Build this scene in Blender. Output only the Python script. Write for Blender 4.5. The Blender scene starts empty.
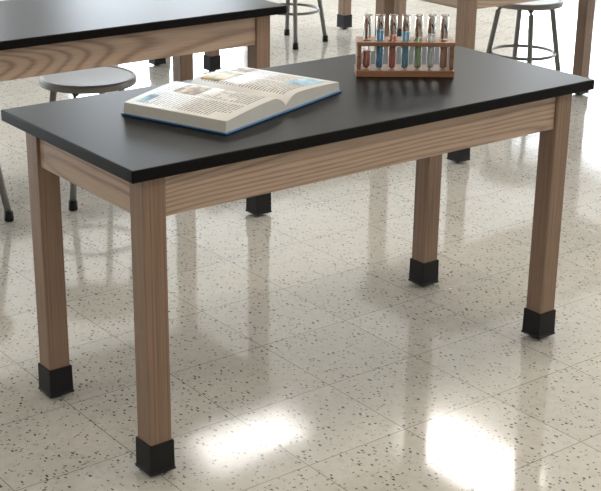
import bpy, bmesh, math, random
from mathutils import Vector, Matrix
random.seed(4)
S=bpy.context.scene
COL=bpy.context.collection
H=0.762
# ------------------------------------------------ helpers
def new_mat(name):
    m=bpy.data.materials.new(name);m.use_nodes=True
    nt=m.node_tree;b=nt.nodes['Principled BSDF'];return m,nt,b
def plain(name,col,rough=.5,metal=0,spec=.5,**k):
    m,nt,b=new_mat(name)
    nz=nt.nodes.new('ShaderNodeTexNoise');nz.inputs['Scale'].default_value=k.get('ns',30)
    tc=nt.nodes.new('ShaderNodeTexCoord');nt.links.new(tc.outputs['Object'],nz.inputs['Vector'])
    mx=nt.nodes.new('ShaderNodeMix');mx.data_type='RGBA'
    v=k.get('var',.08)
    mx.inputs[6].default_value=[c*(1-v) for c in col]+[1];mx.inputs[7].default_value=[min(1,c*(1+v)) for c in col]+[1]
    nt.links.new(nz.outputs['Fac'],mx.inputs[0]);nt.links.new(mx.outputs[2],b.inputs['Base Color'])
    b.inputs['Roughness'].default_value=rough;b.inputs['Metallic'].default_value=metal
    b.inputs['Specular IOR Level'].default_value=spec
    return m
def mnode(nt,op,a,b=None,c=None):
    n=nt.nodes.new('ShaderNodeMath');n.operation=op
    for i,v in enumerate((a,b,c)):
        if v is None: continue
        if isinstance(v,(int,float)): n.inputs[i].default_value=v
        else: nt.links.new(v,n.inputs[i])
    return n.outputs[0]
def ramp(nt,fac,stops):
    r=nt.nodes.new('ShaderNodeValToRGB');el=r.color_ramp.elements
    while len(el)<len(stops): el.new(.5)
    for e,(p,c) in zip(el,stops):
        e.position=p;e.color=(c[0],c[1],c[2],1)
    nt.links.new(fac,r.inputs[0]);return r.outputs[0]
def wood(name,axis,dark,light,rings=9,rough=.42,cross=6,along=1.2,power=2.2,amp=.36):
    m,nt,b=new_mat(name)
    tc=nt.nodes.new('ShaderNodeTexCoord')
    oi=nt.nodes.new('ShaderNodeObjectInfo')
    add=nt.nodes.new('ShaderNodeVectorMath');add.operation='ADD'
    sc=nt.nodes.new('ShaderNodeVectorMath');sc.operation='SCALE';sc.inputs[0].default_value=(13,7,5)
    nt.links.new(oi.outputs['Random'],sc.inputs[3])
    nt.links.new(tc.outputs['Object'],add.inputs[0]);nt.links.new(sc.outputs[0],add.inputs[1])
    def mp(l,c):
        mpn=nt.nodes.new('ShaderNodeMapping');s=[c,c,c];s[axis]=l
        mpn.inputs['Scale'].default_value=s;nt.links.new(add.outputs[0],mpn.inputs[0]);return mpn.outputs[0]
    n1=nt.nodes.new('ShaderNodeTexNoise');n1.inputs['Scale'].default_value=1;n1.inputs['Detail'].default_value=.6
    nt.links.new(mp(along,cross),n1.inputs[0])
    n2=nt.nodes.new('ShaderNodeTexNoise');n2.inputs['Scale'].default_value=1;n2.inputs['Detail'].default_value=3
    nt.links.new(mp(9,300),n2.inputs[0])
    n3=nt.nodes.new('ShaderNodeTexNoise');n3.inputs['Scale'].default_value=1;n3.inputs['Detail'].default_value=2
    nt.links.new(mp(3,40),n3.inputs[0])
    ph=mnode(nt,'ADD',mnode(nt,'MULTIPLY',n1.outputs['Fac'],rings*6.28),mnode(nt,'MULTIPLY',n3.outputs['Fac'],1.6))
    s=mnode(nt,'MULTIPLY_ADD',mnode(nt,'SINE',ph),.5,.5)
    s=mnode(nt,'POWER',s,power)
    f=mnode(nt,'ADD',mnode(nt,'MULTIPLY',s,amp),mnode(nt,'MULTIPLY',n2.outputs['Fac'],.6))
    c=ramp(nt,f,[(.15,light),(.52,[(a*.4+d*.6) for a,d in zip(dark,light)]),(.9,dark)])
    nt.links.new(c,b.inputs['Base Color']);b.inputs['Roughness'].default_value=rough
    bp=nt.nodes.new('ShaderNodeBump');bp.inputs['Strength'].default_value=.06;nt.links.new(n2.outputs['Fac'],bp.inputs['Height']);nt.links.new(bp.outputs[0],b.inputs['Normal'])
    return m
AD=(.18,.11,.075);AL=(.58,.43,.33)
LD=(.10,.058,.037);LL=(.32,.21,.145)
M_ax=wood('oak_apron_x',0,AD,AL,26,cross=6,along=.7);M_ay=wood('oak_apron_y',1,AD,AL,22,cross=6,along=.9)
M_leg=wood('oak_leg',2,LD,LL,14,cross=20,along=.25,amp=.24)
M_top=plain('black_laminate',(.005,.0046,.005),.34,0,.10,ns=4)
M_rub=plain('black_rubber',(.008,.008,.009),.5,0,.3)
M_steel=plain('grey_enamel_steel',(.20,.20,.19),.38,.55)
M_seat=plain('stool_seat_grey',(.27,.26,.245),.4,.2)
M_glide=plain('glide_metal',(.25,.24,.22),.35,.8)

def mesh_obj(name,bm,mats,parent=None,smooth=False,bevel=0,seg=2):
    me=bpy.data.meshes.new(name);bm.to_mesh(me);bm.free()
    for mm in (mats if isinstance(mats,list) else [mats]): me.materials.append(mm)
    o=bpy.data.objects.new(name,me);COL.objects.link(o)
    if parent: o.parent=parent
    if smooth:
        for p in me.polygons:p.use_smooth=True
    if bevel:
        md=o.modifiers.new('bevel','BEVEL');md.width=bevel;md.segments=seg;md.limit_method='ANGLE'
    return o
def add_box(bm,x0,x1,y0,y1,z0,z1,mi=0):
    vs=[bm.verts.new((x,y,z)) for x in (x0,x1) for y in (y0,y1) for z in (z0,z1)]
    for q in ((0,1,3,2),(4,6,7,5),(0,4,5,1),(2,3,7,6),(0,2,6,4),(1,5,7,3)):
        f=bm.faces.new([vs[i] for i in q]);f.material_index=mi
    return vs
def box(name,x0,x1,y0,y1,z0,z1,mat,parent=None,bevel=.0015):
    bm=bmesh.new();cx,cy,cz=(x0+x1)/2,(y0+y1)/2,(z0+z1)/2
    add_box(bm,x0-cx,x1-cx,y0-cy,y1-cy,z0-cz,z1-cz)
    bmesh.ops.recalc_face_normals(bm,faces=bm.faces)
    o=mesh_obj(name,bm,mat,parent,bevel=bevel);o.location=(cx,cy,cz);return o
def empty(name,loc,rz=0):
    e=bpy.data.objects.new(name,None);COL.objects.link(e);e.location=loc;e.rotation_euler=(0,0,rz);e.empty_display_size=.1;return e
def lathe(bm,prof,n=32,mi=0,center=(0,0),cap=True):
    rings=[]
    for r,z in prof:
        rings.append([bm.verts.new((center[0]+r*math.cos(2*math.pi*i/n),center[1]+r*math.sin(2*math.pi*i/n),z)) for i in range(n)])
    for a,b in zip(rings,rings[1:]):
        for i in range(n):
            f=bm.faces.new((a[i],a[(i+1)%n],b[(i+1)%n],b[i]));f.material_index=mi;f.smooth=True
    if cap:
        f=bm.faces.new(rings[0][::-1]);f.material_index=mi;f=bm.faces.new(rings[-1]);f.material_index=mi
def tube(bm,pts,r,n=12,closed=False,mi=0):
    rings=[];N=len(pts);pts=[Vector(p) for p in pts]
    for i,p in enumerate(pts):
        if closed: t=pts[(i+1)%N]-pts[i-1]
        else: t=pts[min(i+1,N-1)]-pts[max(i-1,0)]
        t.normalize();a=Vector((0,0,1)) if abs(t.z)<.9 else Vector((1,0,0))
        u=t.cross(a).normalized();v=t.cross(u)
        rings.append([bm.verts.new(p+u*r*math.cos(2*math.pi*k/n)+v*r*math.sin(2*math.pi*k/n)) for k in range(n)])
    pr=list(zip(rings,rings[1:]))
    if closed: pr.append((rings[-1],rings[0]))
    for a,b in pr:
        for k in range(n):
            f=bm.faces.new((a[k],a[(k+1)%n],b[(k+1)%n],b[k]));f.smooth=True;f.material_index=mi
    if not closed:
        bm.faces.new(rings[0][::-1]).material_index=mi;bm.faces.new(rings[-1]).material_index=mi

# ------------------------------------------------ lab tables
L=1.445;W=.6195;IX=.074;IY=.0643;LW=.058
def lab_table(cx,cy,rz=0):
    e=empty('lab_table',(cx,cy,0),rz)
    t=.028
    box('tabletop',-L/2,L/2,-W/2,W/2,H-t,H,M_top,e,bevel=.0035)
    lx=L/2-IX;ly=W/2-IY;h=LW/2;ah=.104
    k=0
    for sx in(-1,1):
        for sy in(-1,1):
            k+=1
            x=sx*lx;y=sy*ly
            box('leg_%d'%k,x-h,x+h,y-h,y+h,.02,H-t,M_leg,e,bevel=.003)
            bm=bmesh.new()
            def sq(w,z):
                return [bm.verts.new((x+a*w,y+b*w,z)) for a,b in((-1,-1),(1,-1),(1,1),(-1,1))]
            rs=[sq(.035,.010),sq(.035,.014),sq(.0332,.016),sq(.0325,.083),sq(.0325,.086),sq(h-.001,.086)]
            bm.faces.new(rs[0][::-1])
            for a,b in zip(rs,rs[1:]):
                for i in range(4): bm.faces.new((a[i],a[(i+1)%4],b[(i+1)%4],b[i]))
            bm.faces.new(rs[-1])
            mesh_obj('rubber_boot_%d'%k,bm,M_rub,e,bevel=.0012)
            bm=bmesh.new();lathe(bm,[(.019,0),(.021,.003),(.012,.006),(.012,.011)],20,center=(x,y));mesh_obj('glide_%d'%k,bm,M_glide,e)
    ay=ly+h-.008
    for s,n in((-1,'front'),(1,'back')):
        a,b=sorted((s*ay,s*(ay-.02)))
        box('apron_'+n,-lx+h,lx-h,a,b,H-t-ah,H-t,M_ax,e)
    axx=lx+h-.008
    for s,n in((-1,'left'),(1,'right')):
        a,b=sorted((s*axx,s*(axx-.02)))
        box('apron_'+n,a,b,-ly+h,ly-h,H-t-ah,H-t,M_ay,e)
    return e
lab_table(0,0)
lab_table(-.028,1.345)
lab_table(2.325,1.40)
lab_table(2.41,3.34)
lab_table(.95,3.62)

# ------------------------------------------------ stools
def stool(cx,cy,rz=0,hs=.457,R=.178):
    e=empty('lab_stool',(cx,cy,0),rz)
    bm=bmesh.new();lathe(bm,[(R-.012,hs-.028),(R-.001,hs-.027),(R,hs-.022),(R,hs-.006),(R-.004,hs-.001),(R-.011,hs),(R-.014,hs-.003),(R-.02,hs-.003),(R*.5,hs-.006),(.005,hs-.007)],48)
    mesh_obj('seat',bm,M_seat,e)
    bm=bmesh.new()
    rt=R*.74;rb=R*1.12
    for k in range(4):
        a=math.pi/4+k*math.pi/2;c,s=math.cos(a),math.sin(a)
        pts=[(.03*c,.03*s,hs-.036),(rt*.85*c,rt*.85*s,hs-.036),(rt*.97*c,rt*.97*s,hs-.042),(rt*1.02*c,rt*1.02*s,hs-.06)]
        for j in range(1,7):
            f=j/6;r=rt*1.02+(rb-rt*1.02)*f;z=(hs-.06)*(1-f)+.02*f;pts.append((r*c,r*s,z))
        tube(bm,pts,.0125)
    zr=.19;f=((hs-.06)-zr)/(hs-.08);rr=rt*1.02+(rb-rt*1.02)*f-.012
    tube(bm,[(rr*math.cos(2*math.pi*i/40),rr*math.sin(2*math.pi*i/40),zr) for i in range(40)],.0075,10,True)
    mesh_obj('frame',bm,M_steel,e)
    bm=bmesh.new()
    for k in range(4):
        a=math.pi/4+k*math.pi/2
        lathe(bm,[(.015,0),(.0175,.004),(.0155,.035)],16,center=(rb*math.cos(a),rb*math.sin(a)))
    mesh_obj('feet',bm,M_rub,e)
    return e
stool(.25,1.66,math.radians(-5))
stool(-.285,1.70,math.radians(0))
stool(2.80,1.88,math.radians(10))
stool(2.55,3.45,math.radians(15))

# ------------------------------------------------ textbook
BW=.504;BD=.312;ang=math.radians(19.4)
bk=empty('open_textbook',(-.220,.036,H),ang)
M_cov=plain('blue_cover',(.03,.14,.33),.3)
M_edge=plain('page_edges',(.66,.65,.61),.7)
def pz(u):
    a=abs(u);h=.040 if u<0 else .036
    t=min(1,a/.055);rise=.013+(h-.013)*(1-(1-t)**2.2)
    return .003+rise-.013*max(0,(a-.06)/.19)**1.5
box('cover_left',-BW/2,-.012,-BD/2,BD/2,.0005,.0045,M_cov,bk,bevel=.001)
box('cover_right',.012,BW/2,-BD/2,BD/2,.0005,.0045,M_cov,bk,bevel=.001)
box('cover_spine',-.013,.013,-BD/2,BD/2,.0003,.004,M_cov,bk,bevel=.001)
def page_mat():
    m,nt,b=new_mat('printed_page')
    tc=nt.nodes.new('ShaderNodeTexCoord');sp=nt.nodes.new('ShaderNodeSeparateXYZ');nt.links.new(tc.outputs['Object'],sp.inputs[0])
    x,y=sp.outputs[0],sp.outputs[1]
    line=mnode(nt,'LESS_THAN',mnode(nt,'FRACT',mnode(nt,'MULTIPLY',y,105)),.42)
    ax=mnode(nt,'ABSOLUTE',x)
    col=mnode(nt,'FRACT',mnode(nt,'MULTIPLY',mnode(nt,'SUBTRACT',ax,.018),1/.107))
    incol=mnode(nt,'MULTIPLY',mnode(nt,'GREATER_THAN',col,.10),mnode(nt,'LESS_THAN',ax,.228))
    ing=mnode(nt,'MULTIPLY',mnode(nt,'GREATER_THAN',ax,.024),mnode(nt,'LESS_THAN',mnode(nt,'ABSOLUTE',y),.128))
    nz=nt.nodes.new('ShaderNodeTexNoise');nz.inputs['Scale'].default_value=1;mp=nt.nodes.new('ShaderNodeMapping');mp.inputs['Scale'].default_value=(260,105,1)
    nt.links.new(tc.outputs['Object'],mp.inputs[0]);nt.links.new(mp.outputs[0],nz.inputs[0])
    w=mnode(nt,'GREATER_THAN',nz.outputs['Fac'],.42)
    n3=nt.nodes.new('ShaderNodeTexNoise');n3.inputs['Scale'].default_value=12;nt.links.new(tc.outputs['Object'],n3.inputs[0])
    blk=mnode(nt,'GREATER_THAN',n3.outputs['Fac'],.41)
    f=mnode(nt,'MULTIPLY',mnode(nt,'MULTIPLY',line,incol),mnode(nt,'MULTIPLY',mnode(nt,'MULTIPLY',ing,w),blk))
    mx=nt.nodes.new('ShaderNodeMix');mx.data_type='RGBA';mx.inputs[6].default_value=(.80,.79,.76,1);mx.inputs[7].default_value=(.12,.12,.13,1)
    nt.links.new(mnode(nt,'MULTIPLY',f,.85),mx.inputs[0]);nt.links.new(mx.outputs[2],b.inputs['Base Color']);b.inputs['Roughness'].default_value=.45
    return m
M_page=page_mat()
def sheet(bm,u0,u1,v0,v1,off,nu=24,mi=0):
    g=[[bm.verts.new((u0+(u1-u0)*i/nu,v,pz(u0+(u1-u0)*i/nu)+off)) for v in (v0,v1)] for i in range(nu+1)]
    for a,b in zip(g,g[1:]):
        f=bm.faces.new((a[0],b[0],b[1],a[1]));f.smooth=True;f.material_index=mi
    return g
for nm,s in(('pages_left',-1),('pages_right',1)):
    bm=bmesh.new();pu=.245;pv=.151
    us=[s*(pu*i/40) for i in range(41)]
    top=[[bm.verts.new((u,v,pz(u))) for v in(-pv,pv)] for u in us]
    bot=[[bm.verts.new((u+(s*.003 if i==40 else 0),v,.0046)) for v in(-pv,pv)] for i,u in enumerate(us)]
    for i in range(40):
        f=bm.faces.new((top[i][0],top[i+1][0],top[i+1][1],top[i][1]));f.smooth=True
        for j in(0,1):
            f=bm.faces.new((top[i][j],bot[i][j],bot[i+1][j],top[i+1][j]));f.material_index=1
        f=bm.faces.new((bot[i][0],bot[i][1],bot[i+1][1],bot[i+1][0]));f.material_index=1
    for i in(0,40):
        f=bm.faces.new((top[i][0],top[i][1],bot[i][1],bot[i][0]));f.material_index=1
    bmesh.ops.recalc_face_normals(bm,faces=bm.faces)
    mesh_obj(nm,bm,[M_page,M_edge],bk)
def pic_mat(name,stops,scale):
    m,nt,b=new_mat(name);tc=nt.nodes.new('ShaderNodeTexCoord');n=nt.nodes.new('ShaderNodeTexNoise');n.inputs['Scale'].default_value=scale;n.inputs['Detail'].default_value=5
    nt.links.new(tc.outputs['Object'],n.inputs[0]);nt.links.new(ramp(nt,n.outputs['Fac'],stops),b.inputs['Base Color']);b.inputs['Roughness'].default_value=.35;return m
P1=pic_mat('photo_brown',[(.35,(.08,.05,.03)),(.5,(.32,.21,.12)),(.65,(.68,.60,.45))],45)
P2=pic_mat('photo_blue',[(.35,(.10,.30,.52)),(.55,(.38,.62,.80)),(.7,(.75,.85,.9))],25)
P3=pic_mat('photo_green',[(.35,(.07,.10,.03)),(.5,(.42,.33,.08)),(.65,(.70,.42,.18))],45)
bm=bmesh.new()
for u0,u1,v0,v1,mi in [(-.125,-.03,.03,.10,0),(.035,.15,.075,.138,2),(.17,.23,.09,.14,0),(.125,.225,-.128,-.06,1),(-.225,-.165,.105,.13,1)]:
    sheet(bm,u0,u1,v0,v1,.0005,mi=mi)
mesh_obj('printed_pictures',bm,[P1,P2,P3],bk)

# ------------------------------------------------ test tube rack
ra=math.radians(-36)
RL=.265;RD=.078
M_rack=wood('rack_wood',0,(.17,.075,.04),(.38,.20,.115),5,cross=20)
rc=(.337,.034)
rk=empty('test_tube_rack',(rc[0],rc[1],H),ra)
NT=7;sp=.0345
xs=[(i-(NT-1)/2)*sp for i in range(NT)]
def plate(name,z0,z1,r,y):
    bm=bmesh.new();add_box(bm,-RL/2,RL/2,-RD/2,RD/2,z0,z1);bmesh.ops.recalc_face_normals(bm,faces=bm.faces)
    o=mesh_obj(name,bm,M_rack,rk)
    bm=bmesh.new()
    for x in xs: lathe(bm,[(r,z0-.01),(r,z1+.01)],24,center=(x,y))
    c=mesh_obj('cutter',bm,M_rack,rk)
    md=o.modifiers.new('b','BOOLEAN');md.operation='DIFFERENCE';md.object=c;md.solver='EXACT'
    bpy.context.view_layer.update()
    dg=bpy.context.evaluated_depsgraph_get();me=bpy.data.meshes.new_from_object(o.evaluated_get(dg))
    o.modifiers.clear();o.data=me
    bpy.data.objects.remove(c)
    md=o.modifiers.new('bevel','BEVEL');md.width=.001;md.limit_method='ANGLE'
YT=-.014
plate('top_shelf',.084,.095,.0122,YT)
box('base',-RL/2,RL/2,-RD/2,RD/2,0,.018,M_rack,rk)
box('rack_end_left',-RL/2+.002,-RL/2+.013,-RD/2+.006,RD/2-.006,.018,.084,M_rack,rk)
box('rack_end_right',RL/2-.013,RL/2-.002,-RD/2+.006,RD/2-.006,.018,.084,M_rack,rk)
bm=bmesh.new()
for x in xs: lathe(bm,[(.0045,.095),(.0045,.150),(.003,.154),(.001,.155)],12,center=(x,.026))
mesh_obj('drying_pegs',bm,M_rack,rk)
mg,nt,b=new_mat('clear_glass');b.inputs['Base Color'].default_value=(.97,.99,.99,1);b.inputs['Roughness'].default_value=.02
b.inputs['Transmission Weight'].default_value=1;b.inputs['IOR'].default_value=1.2
cols=[(.62,.24,.18),(.16,.38,.62),(.60,.20,.15),(.20,.44,.62),(.34,.46,.28),(.70,.76,.78),(.60,.32,.22)]
hts=[.050,.105,.092,.10,.085,.095,.07]
ca,sa=math.cos(ra),math.sin(ra)
for i,x in enumerate(xs):
    px=rc[0]+ca*x-sa*YT;py=rc[1]+sa*x+ca*YT
    bm=bmesh.new();r=.0108;z0=.0185
    out=[(.0005,0)]+[(r*math.sin(a),r-r*math.cos(a)) for a in [math.pi/2*k/6 for k in range(1,7)]]+[(r,.142),(r+.0014,.144),(r+.0014,.146),(r-.001,.146)]
    ri=r-.0011
    inn=[(ri,.142),(ri,r)]+[(ri*math.cos(a),r-ri*math.sin(a)) for a in [math.pi/2*k/6 for k in range(1,6)]]+[(.0005,r-ri)]
    lathe(bm,[(q,z) for q,z in out+inn],20)
    rl=ri-.0002;h=hts[i]
    lathe(bm,[(.0005,r-rl)]+[(rl*math.sin(a),r-rl*math.cos(a)) for a in [math.pi/2*k/6 for k in range(1,7)]]+[(rl,h)],20,mi=1)
    bmesh.ops.recalc_face_normals(bm,faces=bm.faces)
    o=mesh_obj('test_tube',bm,[mg,plain('liquid_%d'%i,cols[i],.15,var=.03)]);o.location=(px,py,H+z0)
# ------------------------------------------------ room
X0,X1,Y0,Y1,ZC=-6.5,9,-6,9,3.0
def floor_mat():
    m,nt,b=new_mat('vinyl_tile')
    tc=nt.nodes.new('ShaderNodeTexCoord')
    mp=nt.nodes.new('ShaderNodeMapping');mp.inputs['Location'].default_value=(.07,.11,0);nt.links.new(tc.outputs['Object'],mp.inputs[0])
    V=mp.outputs[0]
    br=nt.nodes.new('ShaderNodeTexBrick');br.offset=0;br.squash=1
    for k,v in(('Scale',1),('Mortar Size',.0014),('Mortar Smooth',.3),('Bias',0),('Brick Width',.305),('Row Height',.305)): br.inputs[k].default_value=v
    br.inputs['Color1'].default_value=(.60,.58,.53,1);br.inputs['Color2'].default_value=(.655,.635,.585,1);br.inputs['Mortar'].default_value=(.25,.24,.21,1)
    nt.links.new(V,br.inputs['Vector'])
    nz=nt.nodes.new('ShaderNodeTexNoise');nz.inputs['Scale'].default_value=90;nt.links.new(V,nz.inputs[0])
    vm=nt.nodes.new('ShaderNodeVectorMath');vm.operation='MULTIPLY_ADD';vm.inputs[1].default_value=(.009,.009,0)
    nt.links.new(nz.outputs['Color'],vm.inputs[0]);nt.links.new(V,vm.inputs[2])
    def specks(scale,thr,keep,st):
        mp2=nt.nodes.new('ShaderNodeMapping');mp2.inputs['Scale'].default_value=st;mp2.inputs['Rotation'].default_value=(0,0,scale);nt.links.new(vm.outputs[0],mp2.inputs[0])
        v=nt.nodes.new('ShaderNodeTexVoronoi');v.inputs['Scale'].default_value=scale;v.voronoi_dimensions='2D';nt.links.new(mp2.outputs[0],v.inputs['Vector'])
        s=nt.nodes.new('ShaderNodeSeparateColor');nt.links.new(v.outputs['Color'],s.inputs[0])
        return mnode(nt,'MULTIPLY',mnode(nt,'LESS_THAN',v.outputs['Distance'],mnode(nt,'MULTIPLY',mnode(nt,'POWER',s.outputs[1],1.3),thr)),mnode(nt,'LESS_THAN',s.outputs[0],keep))
    d1=specks(92,.29,.36,(1,.55,1));d2=specks(112,.28,.36,(.5,1,1));l1=specks(60,.5,.4,(1,.6,1))
    n2=nt.nodes.new('ShaderNodeTexNoise');n2.inputs['Scale'].default_value=45;n2.inputs['Detail'].default_value=4;nt.links.new(V,n2.inputs[0])
    mot=ramp(nt,n2.outputs['Fac'],[(.3,(.94,.93,.90)),(.7,(1.03,1.03,1.03))])
    mx0=nt.nodes.new('ShaderNodeMix');mx0.data_type='RGBA';mx0.blend_type='MULTIPLY';mx0.inputs[0].default_value=1
    nt.links.new(br.outputs['Color'],mx0.inputs[6]);nt.links.new(mot,mx0.inputs[7])
    c=mx0.outputs[2]
    for f,col,k in((l1,(.48,.44,.37,1),.35),(d1,(.05,.048,.045,1),.9),(d2,(.12,.105,.09,1),.85)):
        mx=nt.nodes.new('ShaderNodeMix');mx.data_type='RGBA';nt.links.new(mnode(nt,'MULTIPLY',f,k),mx.inputs[0]);nt.links.new(c,mx.inputs[6]);mx.inputs[7].default_value=col;c=mx.outputs[2]
    nt.links.new(c,b.inputs['Base Color'])
    n4=nt.nodes.new('ShaderNodeTexNoise');n4.inputs['Scale'].default_value=3;nt.links.new(V,n4.inputs[0])
    nt.links.new(mnode(nt,'MULTIPLY_ADD',n4.outputs['Fac'],.08,.05),b.inputs['Roughness'])
    bp=nt.nodes.new('ShaderNodeBump');bp.inputs['Strength'].default_value=.12;bp.inputs['Distance'].default_value=.002
    n5=nt.nodes.new('ShaderNodeTexNoise');n5.inputs['Scale'].default_value=9;nt.links.new(V,n5.inputs[0])
    nt.links.new(mnode(nt,'ADD',n5.outputs['Fac'],mnode(nt,'MULTIPLY',br.outputs['Fac'],-.5)),bp.inputs['Height']);nt.links.new(bp.outputs[0],b.inputs['Normal'])
    return m
box('floor',X0,X1,Y0,Y1,-.1,0,floor_mat(),bevel=0)
M_wall=plain('painted_wall',(.60,.55,.48),.8);M_ceil=plain('ceiling_tile',(.72,.69,.65),.9)
M_trim=plain('trim_paint',(.30,.26,.21),.5)
box('ceiling',X0,X1,Y0,Y1,ZC,ZC+.1,M_ceil,bevel=0)
box('wall_left',X0-.15,X0,Y0,Y1,0,ZC,M_wall,bevel=0)
box('wall_front',X0,X1,Y0-.15,Y0,0,ZC,M_wall,bevel=0)
WZ0,WZ1=.95,2.6
wins_b=[(-5,-2.8),(-2,.2),(1,3.2),(4,6.2)]
wins_r=[(-4,-1.8),(-.8,1.4),(2.4,4.6),(5.6,7.8)]
def wall_with_windows(name,wins,a0,a1,back):
    bm=bmesh.new()
    def seg(u0,u1,z0,z1):
        if back: add_box(bm,u0,u1,Y1,Y1+.15,z0,z1)
        else: add_box(bm,X1,X1+.15,u0,u1,z0,z1)
    seg(a0,a1,0,WZ0);seg(a0,a1,WZ1,ZC);c=a0
    for u0,u1 in wins: seg(c,u0,WZ0,WZ1);c=u1
    seg(c,a1,WZ0,WZ1)
    bmesh.ops.recalc_face_normals(bm,faces=bm.faces);mesh_obj(name,bm,M_wall)
wall_with_windows('wall_back',wins_b,X0,X1,True)
wall_with_windows('wall_right',wins_r,Y0,Y1,False)
n=0
def area(name,loc,rot,sx,sy,power,col,spread=180):
    l=bpy.data.lights.new(name,'AREA');l.shape='RECTANGLE';l.size=sx;l.size_y=sy;l.energy=power;l.color=col;l.spread=math.radians(spread)
    o=bpy.data.objects.new(name,l);COL.objects.link(o);o.location=loc;o.rotation_euler=rot;return o
for back,wins in((True,wins_b),(False,wins_r)):
    for u0,u1 in wins:
        n+=1;bm=bmesh.new();um=(u0+u1)/2
        def fr(a,b,z0,z1):
            if back:add_box(bm,a,b,Y1+.02,Y1+.07,z0,z1)
            else:add_box(bm,X1+.02,X1+.07,a,b,z0,z1)
        fr(u0,u0+.05,WZ0,WZ1);fr(u1-.05,u1,WZ0,WZ1);fr(um-.03,um+.03,WZ0,WZ1);fr(u0,u1,WZ0,WZ0+.05);fr(u0,u1,WZ1-.05,WZ1)
        mesh_obj('window_%d'%n,bm,M_trim)
        if back: area('daylight',(um,Y1+.12,(WZ0+WZ1)/2),(math.radians(-90),0,0),u1-u0,WZ1-WZ0,130,(.84,.92,1))
        else: area('daylight',(X1+.12,um,(WZ0+WZ1)/2),(math.radians(-90),0,math.radians(-90)),u1-u0,WZ1-WZ0,110,(.86,.93,1))
box('baseboard_back',X0,X1,Y1-.015,Y1,0,.1,M_trim);box('baseboard_right',X1-.015,X1,Y0,Y1-.015,0,.1,M_trim)
for (x,y,sx,sy,p) in [(-1.5,-3,1.2,.6,30),(2.5,-3,1.2,.6,32),(-3.5,1,1.2,.6,18),(.6,-.2,1.2,.6,24),(2.76,4.16,.85,.42,13),(3.83,3.05,.45,1.0,36)]:
    area('ceiling_light',(x,y,ZC-.02),(0,0,0),sx,sy,p,(1,.91,.79) if y<1.5 else (1,.97,.93))
w=bpy.data.worlds.new('World');S.world=w;w.use_nodes=True
w.node_tree.nodes['Background'].inputs[0].default_value=(.75,.85,1,1);w.node_tree.nodes['Background'].inputs[1].default_value=1
# ------------------------------------------------ camera
yaw,pit,roll=.6596,.3575,.0129
fw=Vector((math.sin(yaw)*math.cos(pit),math.cos(yaw)*math.cos(pit),-math.sin(pit)))
r=Vector((math.cos(yaw),-math.sin(yaw),0));u=r.cross(fw)
r2=r*math.cos(roll)+u*math.sin(roll);u2=-r*math.sin(roll)+u*math.cos(roll)
cd=bpy.data.cameras.new('camera');co=bpy.data.objects.new('camera',cd);COL.objects.link(co)
cd.sensor_width=36;cd.sensor_fit='HORIZONTAL';cd.lens=1329.7/601*36
mt=Matrix((r2,u2,-fw)).transposed().to_4x4();mt.translation=Vector((-2.0608,-2.6094,1.5887));co.matrix_world=mt
S.camera=co
S.view_settings.view_transform='Standard'
